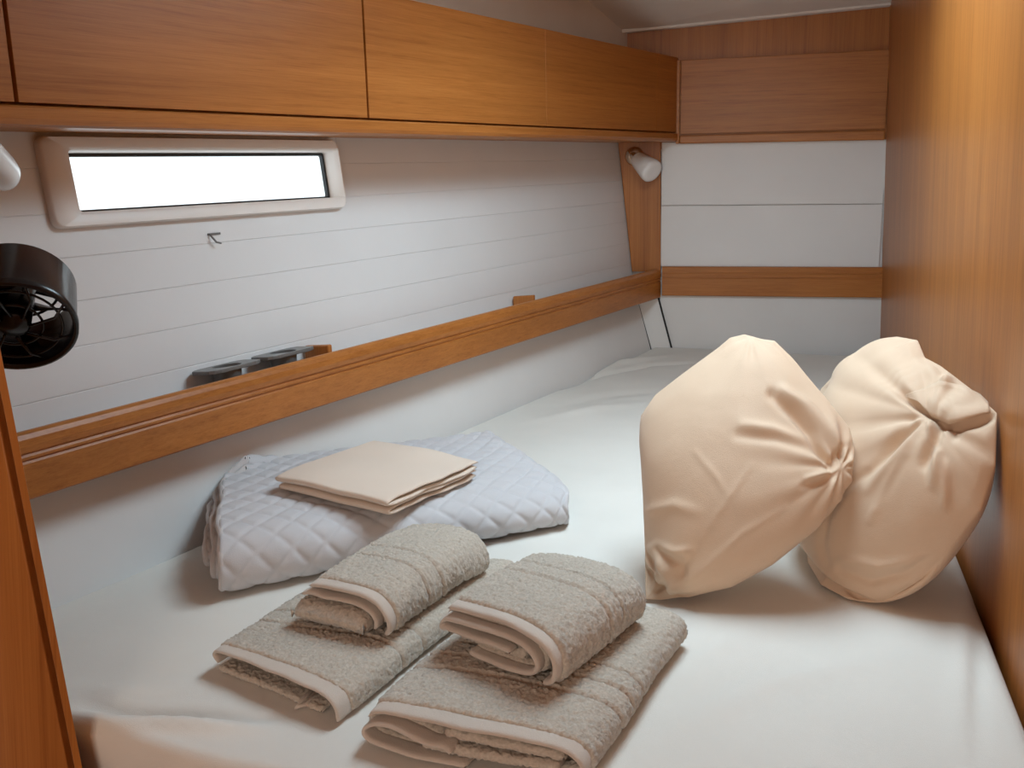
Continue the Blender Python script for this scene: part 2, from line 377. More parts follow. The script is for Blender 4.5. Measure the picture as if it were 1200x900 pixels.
# corner strip between the two dark joints, beside the lower lining
c0, c1, c2, c3 = farp(747.5, 352), farp(763.5, 414), farp(788.5, 414), farp(770.5, 344)
mk('corner_strip', [p+fn*o for o in (-.0, .006) for p in (c0, c1, c2, c3)], [(3, 2, 1, 0), (4, 5, 6, 7), (0, 1, 5, 4), (1, 2, 6, 5), (2, 3, 7, 6), (3, 0, 4, 7)], mat_lower, wf)
for (t, bt) in (((747.5, 354), (763.5, 411.5)), ((770.5, 344), (788, 410.5))):
    a, b_ = farp(*t), farp(*bt)
    mk('joint_seal', *tube([a+fn*.006, b_+fn*.006], .0033, 6), mat_gasket, wf)
# wood rub strip across the far bulkhead
zt0, zt1, zb0, zb1 = fz(775, 312), fz(1034, 313), fz(775, 345.5), fz(1031, 348.5)
h_ = (zt0+zt1-zb0-zb1)/2
prof = [(0, 0), (.012, 0), (.014, .003), (.014, h_*.60), (.0125, h_*.61), (.0125, h_*.64), (.014, h_*.65), (.014, h_*.76), (.0125, h_*.77), (.0125, h_*.80), (.014, h_*.81), (.014, h_-.004), (.012, h_), (0, h_)]
p0, p1 = farp(776, 346), farp(1033, 348.5)
p0[2] = p1[2] = (zb0+zb1)/2
structure(mk('trim_3', *prism(prof, p0, fn, Z, p1-p0), mat_wood_far))
# tapered wood pillar in the corner
pt = [farp(724, 160), farp(774.5, 160), farp(774.5, 318), farp(741, 318)]
structure(mk('pillar', [p+fn*o for o in (-.01, .010) for p in pt], [(3, 2, 1, 0), (4, 5, 6, 7), (0, 1, 5, 4), (1, 2, 6, 5), (2, 3, 7, 6), (3, 0, 4, 7)], mat_wood_vert, bevel=.002))

# ------------------------------------------------------------------ overhead lockers
def kbox(y0, y1, z0, z1, o0, o1): return [kpt(y1 if k & 1 else y0, z1 if k & 4 else z0, o1 if k & 2 else o0) for k in range(8)]
yend = 3.285
lock = thing('overhead_locker', kpt(2.0, 1.383, -.05), 'long run of reddish wood overhead lockers along the hull above the window', 'locker')
bd = []
for k in range(8):
    y = yend if k & 1 else .84; z = 1.630 if k & 4 else 1.392
    bd.append(kpt(y, z, -.0195) if k & 2 else upt(y, min(z, 1.6), .001) if z < 1.5 else hull_at(np.array([LN0[0], LN0[1], z]), y)+HN*.001)
mk('body', bd, BF, mat_wood_hull, lock)
def kpx(px, py): return onp(px, py, K0, HN)
zr = 1.4085
yg = [0.86, kpx(19.5, 118)[1], kpx(432, 137)[1], kpx(640.5, 149)[1], kpx(769.5, 156)[1], yend]
gaps = [.0055, .0055, .0009, .0008]
for i in range(5):
    g0 = gaps[i-1]/2 if i > 0 else 0; g1 = gaps[i]/2 if i < 4 else 0
    o = mk('door' if i < 4 else 'filler_panel', kbox(yg[i]+g0, yg[i+1]-g1, zr+.004, 1.641, -.018, 0), BF, mat_wood_hull, lock, bevel=.0006, seg=1)
hb = zr-1.382
mk('bottom_rail', *prism([(-.030, 0.0), (-.004, 0), (.003, .003), (.006, .010), (.006, hb-.003), (.003, hb), (-.030, hb)], kpt(.84, 1.382), HN, Z, HD*((yend-.84)/HD[1])), mat_wood_hull, lock)
mk('underside', [kpt(y, z, -.028) if k2 else upt(y, z, .001) for z in (1.384, 1.391) for k2 in (0, 1) for y in (.84, yend)], BF, mat_wood_hull, lock)
# far locker face
fl = thing('locker', farp(920, 166), 'brown wood locker front across the far bulkhead, above white boards', 'locker')
lz0, lz1 = fz(800, 159), fz(800, 72)
mk('body', farbox(farp(793.5, 100), farp(1043, 100), (fz(797, 168), fz(1040, 163.6)), (fz(797, 70.5), fz(1040, 58)), 0.0, .008), BF, mat_wood_far, fl)
mk('door', farbox(farp(798.5, 100), farp(1039.5, 100), (fz(798, 157.5), fz(1040, 151)), (fz(797, 71.5), fz(1040, 59)), .008, .018), BF, mat_wood_far, fl, bevel=.0015)
mk('bottom_rail', farbox(farp(797.5, 100), farp(1040, 100), (fz(797, 168.5), fz(1040, 164)), (fz(797, 159), fz(1040, 152.5)), .008, .020), BF, mat_wood_far, fl, bevel=.004, seg=3)
mk('edge_post', farbox(farp(793.2, 100), farp(797.4, 100), (fz(797, 168.5),)*2, (fz(797, 71),)*2, .008, .021), BF, mat_wood_far, fl, bevel=.002)

# ------------------------------------------------------------------ shelf and its fiddle rail
rz0, rz1 = 0.8745, 0.9715; hr = rz1-rz0
prof = [(-.022, 0), (-.003, 0), (0, .003), (0, hr*.555), (-.0028, hr*.565), (-.0028, hr*.59), (0, hr*.60), (0, hr*.655), (-.0028, hr*.665), (-.0028, hr*.69), (0, hr*.70), (.001, hr*.80), (-.0005, hr*.90), (-.004, hr*.965), (-.009, hr), (-.015, hr), (-.020, hr*.965), (-.022, hr*.90)]
rail = tag(mk('fiddle_rail', *prism(prof, np.zeros(3), HN, Z, HD*((3.292-.85)/HD[1])), mat_wood_hull), 'long varnished wood fiddle rail with twin grooves along the hull shelf', 'rail')
rail.location = rpt(.85, rz0); orient(rail)
md = rail.modifiers.new('bevel', 'BEVEL'); md.width = .0008; md.segments = 1
tag(mk('shelf', [rpt(y, z, -.0225) if k2 else upt(y, z, .0005) for z in (.905, .917) for k2 in (0, 1) for y in (.85, 3.29)], BF, mat_lower), 'narrow white shelf behind the long wood rail', 'shelf')

# ------------------------------------------------------------------ entrance bulkhead on the left, leaning edge with a rounded trim
YB = 0.815
e0, e1 = onp(90, 842, np.array([0, YB, 0]), np.array([0, 1., 0])), onp(0, 380, np.array([0, YB, 0]), np.array([0, 1., 0]))
ESL = (e1-e0)/(e1[2]-e0[2])
def ept(z, dx=0.0, y=YB): 
    p = e0+ESL*(z-e0[2]); return np.array([p[0]+dx, y, z])
mat_wood_bulk = wood('wood_bulkhead', (0, math.radians(-6), 0), (90, 90, 1.4), *VENEER)
bulk = structure(mk('wall_bulkhead', [ept(z, dx-(.0 if y < YB+.02 else .02), y) for z in (0, 1.80) for y in (YB+.014, YN) for dx in (-.42, -.0195)], BF, mat_wood_bulk))
mk('face_panel', [ept(z, dx, y) for z in (0, 1.80) for y in (YB-.006, YB+.014) for dx in (-.42, -.0205)], BF, mat_wood_bulk, bulk, bevel=.0015)
mk('edge_trim', [ept(z, dx, y) for z in (0, 1.80) for y, e in ((YB-.006, (-.0105, 0.0)), (YB+.014, (-.0204, -.0195))) for dx in e], BF, mat_wood_bulk, bulk, bevel=.0015, seg=2)

# ------------------------------------------------------------------ reading lamps
def lamp(name, base, bn, d, length, label, r0=.026, r1=.038, bs=1.25):
    t = thing(name, base, label, 'lamp', None)
    bn = unit(np.asarray(bn, float)); d = unit(np.asarray(d, float))
    mk('base', *lathe([(0, 0), (.024*bs, 0), (.0245*bs, .004), (.021*bs, .010), (.012*bs, .014), (0, .015)], base, bn, 28), mat_chrome, t, smooth=True)
    j = base+bn*.022
    mk('joint', *lathe([(0, -.013), (.008, -.011), (.0125, -.003), (.0125, .004), (.008, .011), (0, .013)], j, d, 20), mat_chrome, t, smooth=True)
    s = j+d*.006
    mk('socket', *lathe([(0, -.004), (.011, -.002), (.013, .004), (.0135, .016), (.0, .018)], s, d, 24), mat_chrome, t, smooth=True)
    s = s+d*.010
    L = length
    mk('lamp_shade', *lathe([(.010, 0), (r0*.92, .001), (r0, .006), (r1, L*.80), (r1*.985, L*.92), (r1*.86, L*.985), (r1*.6, L), (r1*.3, L*.995), (0, L*.99)], s, d, 32), mat_opal, t, smooth=True)
    return t
fb = farp(744, 183)+fn*.0105
def dirpx(p, px, py, dist): return CP+unit(ray(px, py))*dist-p
dcam = np.linalg.norm(fb-CP)
lamp('reading_lamp', fb, fn, dirpx(fb+fn*.022, 764, 201, dcam-.080), .088, 'small frosted white reading lamp on a chrome base on the wood corner pillar')
jn = onp(-42, 142, np.array([0, YN+.022, 0]), np.array([0, 1., 0])); nb = jn-np.array([0, .022, 0])
tgt = CP+ray(4, 206)/FPX*np.linalg.norm(jn-CP)*.97
lamp('reading_lamp', nb, [0, 1, 0], tgt-jn, float(np.linalg.norm(tgt-jn))-.012, 'frosted white reading lamp shade beside the window frame, above the black fan', .014, .021, 1.0)

# ------------------------------------------------------------------ black cabin fan
fc = CP+ray(18, 360)/FPX*1.12
fax = unit(np.array([0.42, -0.62, -0.52]))                       # blows towards the berth's foot
fr_ = .065
base = np.array([fc[0]-.045, YN, fc[2]+.055])
fan = thing('cabin_fan', base, 'round black plastic cabin fan with a cage grille hanging beside the window', 'fan')
mk('shroud', *lathe([(fr_*.93, -.036), (fr_*.95, -.039), (fr_*.98, -.036), (fr_*1.0, .020), (fr_*1.03, .026), (fr_*1.03, .034), (fr_*.97, .036), (fr_*.93, .030), (fr_*.935, -.032)], fc, fax, 56, True), mat_black, fan, smooth=True)
u_ = unit(np.cross(fax, Z)); v_ = np.cross(fax, u_)
gp = []
for R_ in (.030, .050):
    gp.append(torus(fc+fax*.030, fax, R_, .0016, 40, 6))
for k in range(8):
    a = 2*math.pi*k/8; d = u_*math.cos(a)+v_*math.sin(a); d2 = u_*math.cos(a+.45)+v_*math.sin(a+.45)
    gp.append(tube([fc+fax*.033+d*.016, fc+fax*.033+(d*.5+d2*.5)*.046, fc+fax*.030+d2*fr_*.95], .0017, 6))
mk('front_grille', *join(gp), mat_black, fan, smooth=True)
gp = [torus(fc-fax*.034, fax, .045, .0018, 40, 6)]
for k in range(5):
    a = 2*math.pi*k/5+.2; d = u_*math.cos(a)+v_*math.sin(a)
    gp.append(tube([fc-fax*.034+d*.015, fc-fax*.034+d*fr_*.95], .0022, 6))
mk('rear_grille', *join(gp), mat_black, fan, smooth=True)
mk('hub', *lathe([(0, .036), (.014, .034), (.0175, .028), (.019, .0), (.020, -.02), (.020, -.036), (.0, -.040)], fc, fax, 28), mat_black, fan, smooth=True)
for k in range(5):
    a0 = 2*math.pi*k/5+.3; V = []; 
    for i in range(7):
        rr_ = .018+(.064-.018)*i/6
        for s_, da in ((-1, -.20), (0, 0), (1, .20)):
            a = a0+da*(1.0-.25*i/6)+.10*i/6
            V.append(fc+(u_*math.cos(a)+v_*math.sin(a))*rr_+fax*(-.006+s_*.011*(1-.4*i/6)))
    Fc = [[i*3+j, i*3+j+1, (i+1)*3+j+1, (i+1)*3+j] for i in range(6) for j in range(2)]
    mk('blade', V, Fc, mat_black, fan, smooth=True, solid=.002)
gz = unit(np.cross(u_, [0, 1, 0])) if abs(u_[1]) < .95 else Z
mk('gimbal_ring', *torus(fc-fax*.030+np.array([-.040, .012, .024]), unit(np.array([.18, -.20, .96])), fr_*.98, .0030, 56, 8), mat_black, fan, smooth=True)
pv = fc-fax*.030+np.array([-.040, .012, .024])
ga = unit(np.array([.18, -.20, .96])); gd = unit(np.cross(ga, [1, .6, 0]))
for s_ in (-1, 1):
    mk('pivot_pin', *tube([pv+gd*s_*fr_*.80, pv+gd*s_*fr_*1.0], .005, 12), mat_black, fan, smooth=True)
gl = np.array([base[0], pv[1]-.055, 0]); gq = pv+unit((base-pv)-ga*((base-pv)@ga))*fr_*.98
mk('bracket', *tube([base+np.array([0, .004, 0]), base+np.array([0, .03, 0]), gq], [.010, .009, .006], 14), mat_black, fan, smooth=True)
mk('mount_plate', *lathe([(0, 0), (.026, 0), (.026, .005), (.022, .009), (0, .010)], base, [0, 1, 0], 28), mat_black, fan, smooth=True)

# ------------------------------------------------------------------ little hook under the window
hk = upx(245, 276)
hook = thing('wall_hook', hk, 'tiny grey metal hook on the white boards just under the window', 'hook')
mk('plate', *join([(boxv(hk-HD*.004, HD*.030, UN*.002, Z*.004), BF)]), mat_grey, hook, bevel=.0006)
mk('prong', *tube([hk+UN*.002+Z*.002, hk+UN*.008-Z*.004, hk+UN*.011-Z*.013+HD*.006, hk+UN*.016-Z*.016+HD*.013], .0018, 8), mat_grey, hook, smooth=True)

# ------------------------------------------------------------------ things standing on the shelf
def drink_holder(px0, px1, ztop, label):
    y0 = onp(px0, 440, U0+UN*.05, UN)[1]; y1 = onp(px1, 432, U0+UN*.05, UN)[1]
    ym = (y0+y1)/2; half = (y1-y0)/2/HD[1]; c = upt(ym, ztop, .034)
    t = thing('drink_holder', upt(ym, .917, .034), label, 'cup holder', 'drink holders on the shelf')
    hx = half; hy = .0315; rh = min(hx, hy)*.80; n = 32; V = []
    for zz in (0, -.007):
        for k in range(n):
            a = 2*math.pi*k/n; ca, sa = math.cos(a), math.sin(a); s = 1/max(abs(ca), abs(sa)); s = min(s, 1.22)
            V.append(c+HD*ca*s*hx+UN*sa*s*hy+Z*zz)
        for k in range(n):
            a = 2*math.pi*k/n; V.append(c+HD*math.cos(a)*rh+UN*math.sin(a)*rh+Z*zz)
    Fc = []
    for k in range(n):
        j = (k+1) % n
        Fc += [[k, j, n+j, n+k], [2*n+k, 3*n+k, 3*n+j, 2*n+j], [k, 2*n+k, 2*n+j, j], [n+k, n+j, 3*n+j, 3*n+k]]
    mk('top_plate', V, Fc, mat_grey, t, bevel=.001, seg=1)
    mk('cup', *lathe([(rh*1.02, -.003), (rh*.90, -(ztop-.919)), (0, -(ztop-.919)), (0, -(ztop-.922)), (rh*.86, -(ztop-.922)), (rh*.97, -.003)], c, Z, 32), mat_grey, t, smooth=True)
    return t
drink_holder(250, 311, .9785, 'grey plastic drink holder behind the rail, right of the fan')
drink_holder(321, 375, .9790, 'grey plastic drink holder next to the small wood block')
def block(px0, px1, py, label):
    p0 = onp(px0, py, U0+UN*.012, UN); y0 = p0[1]; y1 = onp(px1, py, U0+UN*.012, UN)[1]
    ztop = p0[2]; c = upt(y0, .917, .001)
    o = mk('shelf_divider', boxv(np.zeros(3), HD*.012, UN*.064, Z*(ztop-.917)), BF, mat_wood_vert, bevel=.003)
    o.location = c; return tag(o, label, 'divider', 'wood dividers on the shelf')
block(359, 372, 405.5, 'low wood divider end beside the grey drink holders on the shelf')
block(603, 610, 347.5, 'low wood divider end alone on the shelf, towards the corner pillar')

# ------------------------------------------------------------------ berth: base, mattress and fitted sheet
def mleft(y): return lpt(y, ZB, .011)[0]
def mright(y): return wx(ZB)-.006
bbv = [np.array([mleft(y)+.004 if k == 0 else mright(y)-.004, y, z]) for z in (0.0, .52) for y in (.93, 3.28) for k in (0, 1)]
bbase = mk('berth_base', np.array(bbv), [(0, 1, 3, 2), (4, 6, 7, 5), (0, 4, 5, 1), (2, 3, 7, 6), (0, 2, 6, 4), (1, 5, 7, 3)], mat_wood_vert)
tag(bbase, 'built-in wood berth box under the mattress', 'berth')
def seg_d(P, poly):
    """distance of 2D points to a polyline, signed by side, and the arc fraction"""
    best = np.full(len(P), 1e9); sg = np.ones(len(P)); fr = np.zeros(len(P)); poly = np.asarray(poly, float)
    ls = np.linalg.norm(np.diff(poly, axis=0), axis=1); cum = np.concatenate([[0], np.cumsum(ls)])
    for i in range(len(poly)-1):
        a, b = poly[i], poly[i+1]; d = b-a
        t = np.clip(((P-a)@d)/(d@d), 0, 1); q = a+t[:, None]*d; dist = np.linalg.norm(P-q, axis=1)
        m = dist < best; best[m] = dist[m]; sg[m] = np.sign(d[0]*(P[m, 1]-a[1])-d[1]*(P[m, 0]-a[0])); fr[m] = (cum[i]+t[m]*ls[i])/cum[-1]
    return best, sg, fr
def bedxy(poly): return [onz(*p)[:2] for p in poly]
NX, NY = 150, 260
G = np.zeros((NY+1, NX+1, 3))
tt = np.linspace(0, 1, NY+1); ss = np.linspace(0, 1, NX+1)
def near_edge(x): return .812+.034*np.clip((-.56-x)/.22, 0, 1.15)**1.3
for j, t in enumerate(tt):
    yy = .82+(3.288-.82)*t
    x0, x1 = mleft(yy), mright(yy); G[j, :, 0] = x0+(x1-x0)*ss
    ne = near_edge(G[j, :, 0]); G[j, :, 1] = ne+(3.288-ne)*t
P = G.reshape(-1, 3)
h = np.zeros(len(P))
for i, p in enumerate(P):
    h[i] = .0045*noise.noise(Vector((p[0]*2.6, p[1]*1.9, .3)))+.0018*noise.noise(Vector((p[0]*9, p[1]*5, 4.3)))
sheet_folds = [  # pixel polyline, width m, height m
    ([(96, 822), (150, 836), (230, 840), (330, 845)], .010, -.008), ([(98, 836), (160, 850), (240, 852), (320, 853)], .011, .009),
    ([(110, 808), (170, 806), (240, 803)], .012, .004), ([(100, 842), (150, 866), (210, 884)], .012, .005),
    ([(1142, 690), (1147, 760), (1146, 850), (1150, 900)], .006, -.004), ([(1125, 700), (1128, 800), (1125, 895)], .012, .003),
    ([(657, 456), (700, 440), (760, 428), (830, 426)], .014, -.010), ([(668, 446), (720, 428), (790, 418)], .020, .010),
    ([(640, 480), (720, 462), (800, 456)], .03, -.004), ([(600, 500), (700, 478), (780, 470)], .03, .004),
    ([(740, 820), (820, 760), (900, 735)], .02, .003), ([(760, 870), (900, 800), (1050, 770)], .02, .0025), ([(620, 640), (700, 600), (750, 580)], .02, .003)]
for poly, wd, hh in sheet_folds:
    d, sg, fr = seg_d(P[:, :2], bedxy(poly)); h += hh*1.5*np.exp(-(d/wd)**2)*np.clip(np.sin(np.pi*np.clip(fr*.92+.06, 0, 1)), 0, 1)
inn = (P[:, 0] > -.98) & (P[:, 0] < -.08) & (P[:, 1] > .90) & (P[:, 1] < 2.05); h[inn] = np.minimum(h[inn], .0005)   # pressed flat under the folded things
# rounded shoulders
dl = (P[:, 0]-np.array([mleft(y) for y in P[:, 1]])); dr = np.array([mright(y) for y in P[:, 1]])-P[:, 0]
dn = P[:, 1]-near_edge(P[:, 0]); df = 3.288-P[:, 1]
def shoulder(d, r): 
    q = np.clip(1-d/r, 0, 1); return r*(1-np.sqrt(np.clip(1-q*q, 0, 1)))
h -= shoulder(dl, .010)+shoulder(dr, .022)+shoulder(dn, .014)+shoulder(df, .012)
P[:, 2] = ZB+h
# soft swelling in the far corner where the sheet is tucked up
dcorn = np.hypot(P[:, 0]-(-.30), (P[:, 1]-3.2)*.9); P[:, 2] += .006*np.exp(-(dcorn/.16)**2)
V = list(P); idx = np.arange(len(P)).reshape(NY+1, NX+1); Fc = []
for j in range(NY):
    for i in range(NX): Fc.append([idx[j, i], idx[j, i+1], idx[j+1, i+1], idx[j+1, i]])
ringi = list(idx[0, :])+list(idx[1:, -1])+list(idx[-1, -2::-1])+list(idx[-2:0:-1, 0])
prev = ringi
for lvl, zz in enumerate((.655, .60, .535)):
    cur = []
    for k in prev:
        p = np.array(V[k]); q = p.copy(); q[2] = zz
        if p[1] < .90: q[1] += -.004*math.sin(p[0]*60+lvl)*(1 if lvl else .5)+.006*lvl
        V.append(q); cur.append(len(V)-1)
    n = len(cur)
    for k in range(n): Fc.append([prev[k], prev[(k+1) % n], cur[(k+1) % n], cur[k]])
    prev = cur
bed = thing('mattress', (-.4, 2.0, .52), 'cream cotton fitted sheet over the wide berth mattress', 'mattress')
fs = mk('fitted_sheet', V, Fc, mat_sheet, bed, smooth=True)
mk('core', np.array([[mleft(y)+.02 if k == 0 else mright(y)-.03, y, z] for z in (.521, .66) for y in (.87, 3.26) for k in (0, 1)]), BF, mat_sheet, bed)
fsb = BVHTree.FromPolygons([tuple(v) for v in V], [tuple(f) for f in Fc])

# ------------------------------------------------------------------ folded cloth: profile of layers swept along its length
def fillet(pts, r=.004, ds=.0025):
    """polyline -> densely resampled smooth polyline"""
    p = np.asarray(pts, float)
    for _ in range(3):
        q = [p[0]]
        for i in range(len(p)-1): q += [p[i]*.75+p[i+1]*.25, p[i]*.25+p[i+1]*.75]
        q.append(p[-1]); p = np.array(q)
    L = np.concatenate([[0], np.cumsum(np.linalg.norm(np.diff(p, axis=0), axis=1))])
    n = max(8, int(L[-1]/ds)); s = np.linspace(0, L[-1], n)
    return np.stack([np.interp(s, L, p[:, 0]), np.interp(s, L, p[:, 1])], 1), s
def cloth_loop(center, th):
    t = np.gradient(center, axis=0); t /= np.linalg.norm(t, axis=1)[:, None]+1e-9
    nrm = np.stack([-t[:, 1], t[:, 0]], 1)
    up, dn = center+nrm*th/2, center-nrm*th/2
    return up, dn, nrm
def folded(name, mat, parent, paths, th, blen, mapf, db=.0025, b0=0.0, rough=0.0, bands=(), quilt=None, ds=.0025, wob=0.0, seed=0, rim=(.30, .0022)):
    """paths: list of (polyline in (a,h) metres, b start offset, b end offset). mapf(a,h,b)->xyz arrays"""
    r = np.random.default_rng(seed); VV, FF, PILE = [], [], []; base = 0
    for path, s0, s1 in paths:
        c, s = fillet(path, ds=ds); e_ = np.minimum(s, s[-1]-s); f_ = np.sqrt(np.clip(1-(1-np.clip(e_/(th*.5), 0, 1))**2, .08, 1))
        up, dn, nrm = cloth_loop(c, (th*f_)[:, None]); m = len(c)
        loop = np.concatenate([up, dn[::-1]]); ln = np.concatenate([nrm, -nrm[::-1]]); larc = np.concatenate([s, s[::-1]]); side = np.concatenate([np.ones(m), -np.ones(m)])
        nb = max(2, int((blen-s0-s1)/db)); bs = np.linspace(b0+s0, b0+blen-s1, nb+1)
        A = np.repeat(loop[None, :, 0], nb+1, 0); Hh = np.repeat(loop[None, :, 1], nb+1, 0); Bb = np.repeat(bs[:, None], 2*m, 1)
        disp = np.zeros_like(A); pile = np.ones_like(A)
        for (q0, q1, dep) in bands:
            ins = ((Bb > q0) & (Bb < q1)).astype(float); pile *= 1-ins; disp -= dep*ins
        if rough: disp += (r.random(A.shape)-.35)*rough*pile
        if quilt:
            sp, depq = quilt; l = np.repeat(larc[None, :], nb+1, 0)
            d1 = np.abs(((l+Bb)/sp+.5) % 1-.5)*sp/1.414; d2 = np.abs(((l-Bb)/sp+.5) % 1-.5)*sp/1.414
            puff = (1-np.exp(-(d1/.0042)**1.3))*(1-np.exp(-(d2/.0042)**1.3))
            disp += depq*puff*np.repeat(side[None, :], nb+1, 0)*np.repeat(side[None, :], nb+1, 0)
        # rounded rim at both ends
        edge = np.minimum(Bb-bs[0], bs[-1]-Bb); disp -= th*rim[0]*np.exp(-(edge/rim[1])**2)
        A = A+ln[None, :, 0]*disp; Hh = Hh+ln[None, :, 1]*disp
        if wob: Bb = Bb+wob*np.sin(larc[None, :]*38+s0*300)*np.exp(-((Bb-bs[0])/.05)**2)+wob*.6*np.sin(larc[None, :]*91)*np.exp(-((Bb-bs[0])/.04)**2)
        X = mapf(A, Hh, Bb).reshape(-1, 3); k2 = 2*m
        VV.append(X); PILE.append(pile.ravel())
        j = np.arange(nb)[:, None]*k2; i = np.arange(k2)[None, :]; i2 = (i+1) % k2
        FF.append(np.stack([j+i, j+i2, j+k2+i2, j+k2+i], -1).reshape(-1, 4)+base)
        i = np.arange(m-1)
        for row in (0, nb): FF.append(np.stack([row*k2+i, row*k2+i+1, row*k2+k2-2-i, row*k2+k2-1-i], -1)+base)
        base += len(X)
    VV = np.concatenate(VV); FF = np.concatenate(FF)
    o = mk(name, VV, FF.tolist(), mat, parent, smooth=True)
    at = o.data.attributes.new('pile', 'FLOAT', 'POINT'); at.data.foreach_set('value', np.concatenate(PILE).astype(np.float32))
    return o, VV, FF
def quadmap(c00, c10, c01, c11, Wa, Lb, basez, bulge=0.0, noise_amp=.002, nscale=9, seed=0, endsag=0.0, hs=None):
    """a runs c00->c10 (0..Wa), b runs c00->c01 (0..Lb); basez(x,y)->z"""
    c00, c10, c01, c11 = [np.asarray(c, float)[:2] for c in (c00, c10, c01, c11)]
    def f(A, H, B):
        u, v = A/Wa, B/Lb
        XY = c00*((1-u)*(1-v))[..., None]+c10*(u*(1-v))[..., None]+c01*((1-u)*v)[..., None]+c11*(u*v)[..., None]
        zb = basez(XY[..., 0], XY[..., 1])
        k = 1+bulge*(4*np.clip(v, 0, 1)*(1-np.clip(v, 0, 1)))
        if hs is not None: k = k*hs(u, v)
        ns = np.array([noise.noise(Vector((x*nscale, y*nscale, hh*6+seed*7.7))) for x, y, hh in zip(XY[..., 0].ravel(), XY[..., 1].ravel(), H.ravel())]).reshape(A.shape) if noise_amp else 0
        zz = zb+np.maximum(H*k, 0.0)+ns*noise_amp*np.clip(H/.02, 0, 1)
        ns2 = np.sin(XY[..., 0]*31+seed)*np.cos(XY[..., 1]*27+seed*2)*noise_amp*.7
        return np.stack([XY[..., 0]+ns2, XY[..., 1]+ns2*.6, zz], -1)
    return f
flat_z = lambda x, y: np.full_like(x, ZB+.0015)
def surf_z(V, Fc, xr, yr, n=14, floor=ZB+.0015, smooth=3):
    """coarse smoothed top surface of what lies below"""
    bv = BVHTree.FromPolygons([tuple(v) for v in V], [tuple(map(int, f)) for f in Fc])
    gx, gy = np.linspace(*xr, n), np.linspace(*yr, n); g = np.full((n, n), floor)
    for i, x in enumerate(gx):
        for j, y in enumerate(gy):
            hit = bv.ray_cast(Vector((x, y, 2.0)), Vector((0, 0, -1)))
            if hit[0] is not None: g[i, j] = max(floor, hit[0].z)
    for _ in range(smooth):
        p = np.pad(g, 1, mode='edge'); g = np.maximum(g, (p[1:-1, 1:-1]*2+p[:-2, 1:-1]+p[2:, 1:-1]+p[1:-1, :-2]+p[1:-1, 2:])/6)
    def f(x, y):
        fx = np.clip((x-xr[0])/(xr[1]-xr[0])*(n-1), 0, n-1.001); fy = np.clip((y-yr[0])/(yr[1]-yr[0])*(n-1), 0, n-1.001)
        i, j = fx.astype(int), fy.astype(int); a, b = fx-i, fy-j
        return g[i, j]*(1-a)*(1-b)+g[i+1, j]*a*(1-b)+g[i, j+1]*(1-a)*b+g[i+1, j+1]*a*b+.003
    return f
def nrm2(a, b): return float(np.linalg.norm(np.asarray(a)[:2]-np.asarray(b)[:2]))

def towel(label, quad, zbase, paths_fn, T, hemw, bands, seed, bulge=.1, group='folded towels on the berth', hem_label=None, hs=None, loop=None):
    A_, B_, D_, C_ = quad; Wa = (nrm2(A_, B_)+nrm2(D_, C_))/2; Lb = (nrm2(A_, D_)+nrm2(B_, C_))/2
    mp = quadmap(A_, B_, D_, C_, Wa, Lb, zbase, bulge, .003, 8, seed, hs=hs)
    ctr = (np.asarray(A_)+np.asarray(B_)+np.asarray(C_)+np.asarray(D_))/4
    t = thing('folded_towel', [ctr[0], ctr[1], float(zbase(np.array([ctr[0]]), np.array([ctr[1]]))[0])], label, 'towel', group)
    hem_paths, body_paths, *pads = paths_fn(Wa, Lb, T)
    vs, fs_ = [], []; n0 = 0
    o, v, f = folded('terry_body', mat_terry, t, [(p, s0+hemw, s1) for p, s0, s1 in hem_paths]+body_paths, T*.20, Lb, mp, .0022, 0, .0033, [(hemw+q0-.001, hemw+q1+.0015, .0026) for q0, q1 in bands], seed=seed, ds=.0022)
    for p, s0, s1, k in (pads[0] if pads else []): folded('inner_fold', mat_terry, t, [(p, s0, s1)], T*k, Lb, mp, .0022, 0, .0040, seed=seed+5, ds=.0022, rim=(.40, .009))
    for p, s0, s1 in hem_paths:
        hb_, hv, hf = folded('hem', mat_hem, t, [(p, s0, Lb-s0-hemw-.003)], T*.11, Lb, mp, .003, 0, .0005, [], seed=seed+3, ds=.003, wob=.0012)
    return t, v, f, mp, Wa, Lb

def xy(p): return np.asarray(p)[:2]
# ------------------------------------------------------------------ quilted bedspread, folded
QA, QB = onz(262, 703), onz(692, 614)
QD, QC = onz(264, 548, .785), onz(588, 505, .765)
Wq, Lq = (nrm2(QA, QD)+nrm2(QB, QC))/2, (nrm2(QA, QB)+nrm2(QD, QC))/2
def q_hs(u, v):
    vv = np.clip(v, 0, 1); e = np.clip((vv-.93)/.07, 0, 1)
    return (1.0-.28*vv)*np.sqrt(np.clip(1-.80*e**2, .05, 1))*(1+.10*np.clip(u, 0, 1))
_qm = quadmap(QA, QD, QB, QC, Wq, Lq, flat_z, 0.0, .004, 5, 3, hs=q_hs)
def qm(A, H, B):                                             # soft corners at the rounded end
    e = np.clip((B/Lq-.80)/.20, 0, 1)**2
    X = _qm(A, H, B-(.045*np.exp(-(np.clip(A, 0, 1)/.05))+.03*np.exp(-(np.clip(Wq-A, 0, 1)/.06)))*e)
    d = (X-(LB0+LLEAN*(X[..., 2]-ZB)[..., None]))@HN; push = np.clip(.012+.28*np.clip(.088-H, 0, 1)-d, 0, None)   # turned up where it meets the hull lining
    X = X+HN*push[..., None]; X[..., 2] += push*.45*np.clip(H/.08, 0, 1)
    return X
quilt = thing('quilted_bedspread', [*(xy(QA+QB+QC+QD)/4), ZB], 'pale grey diamond quilted bedspread folded on the berth against the hull', 'bedspread')
T = .088
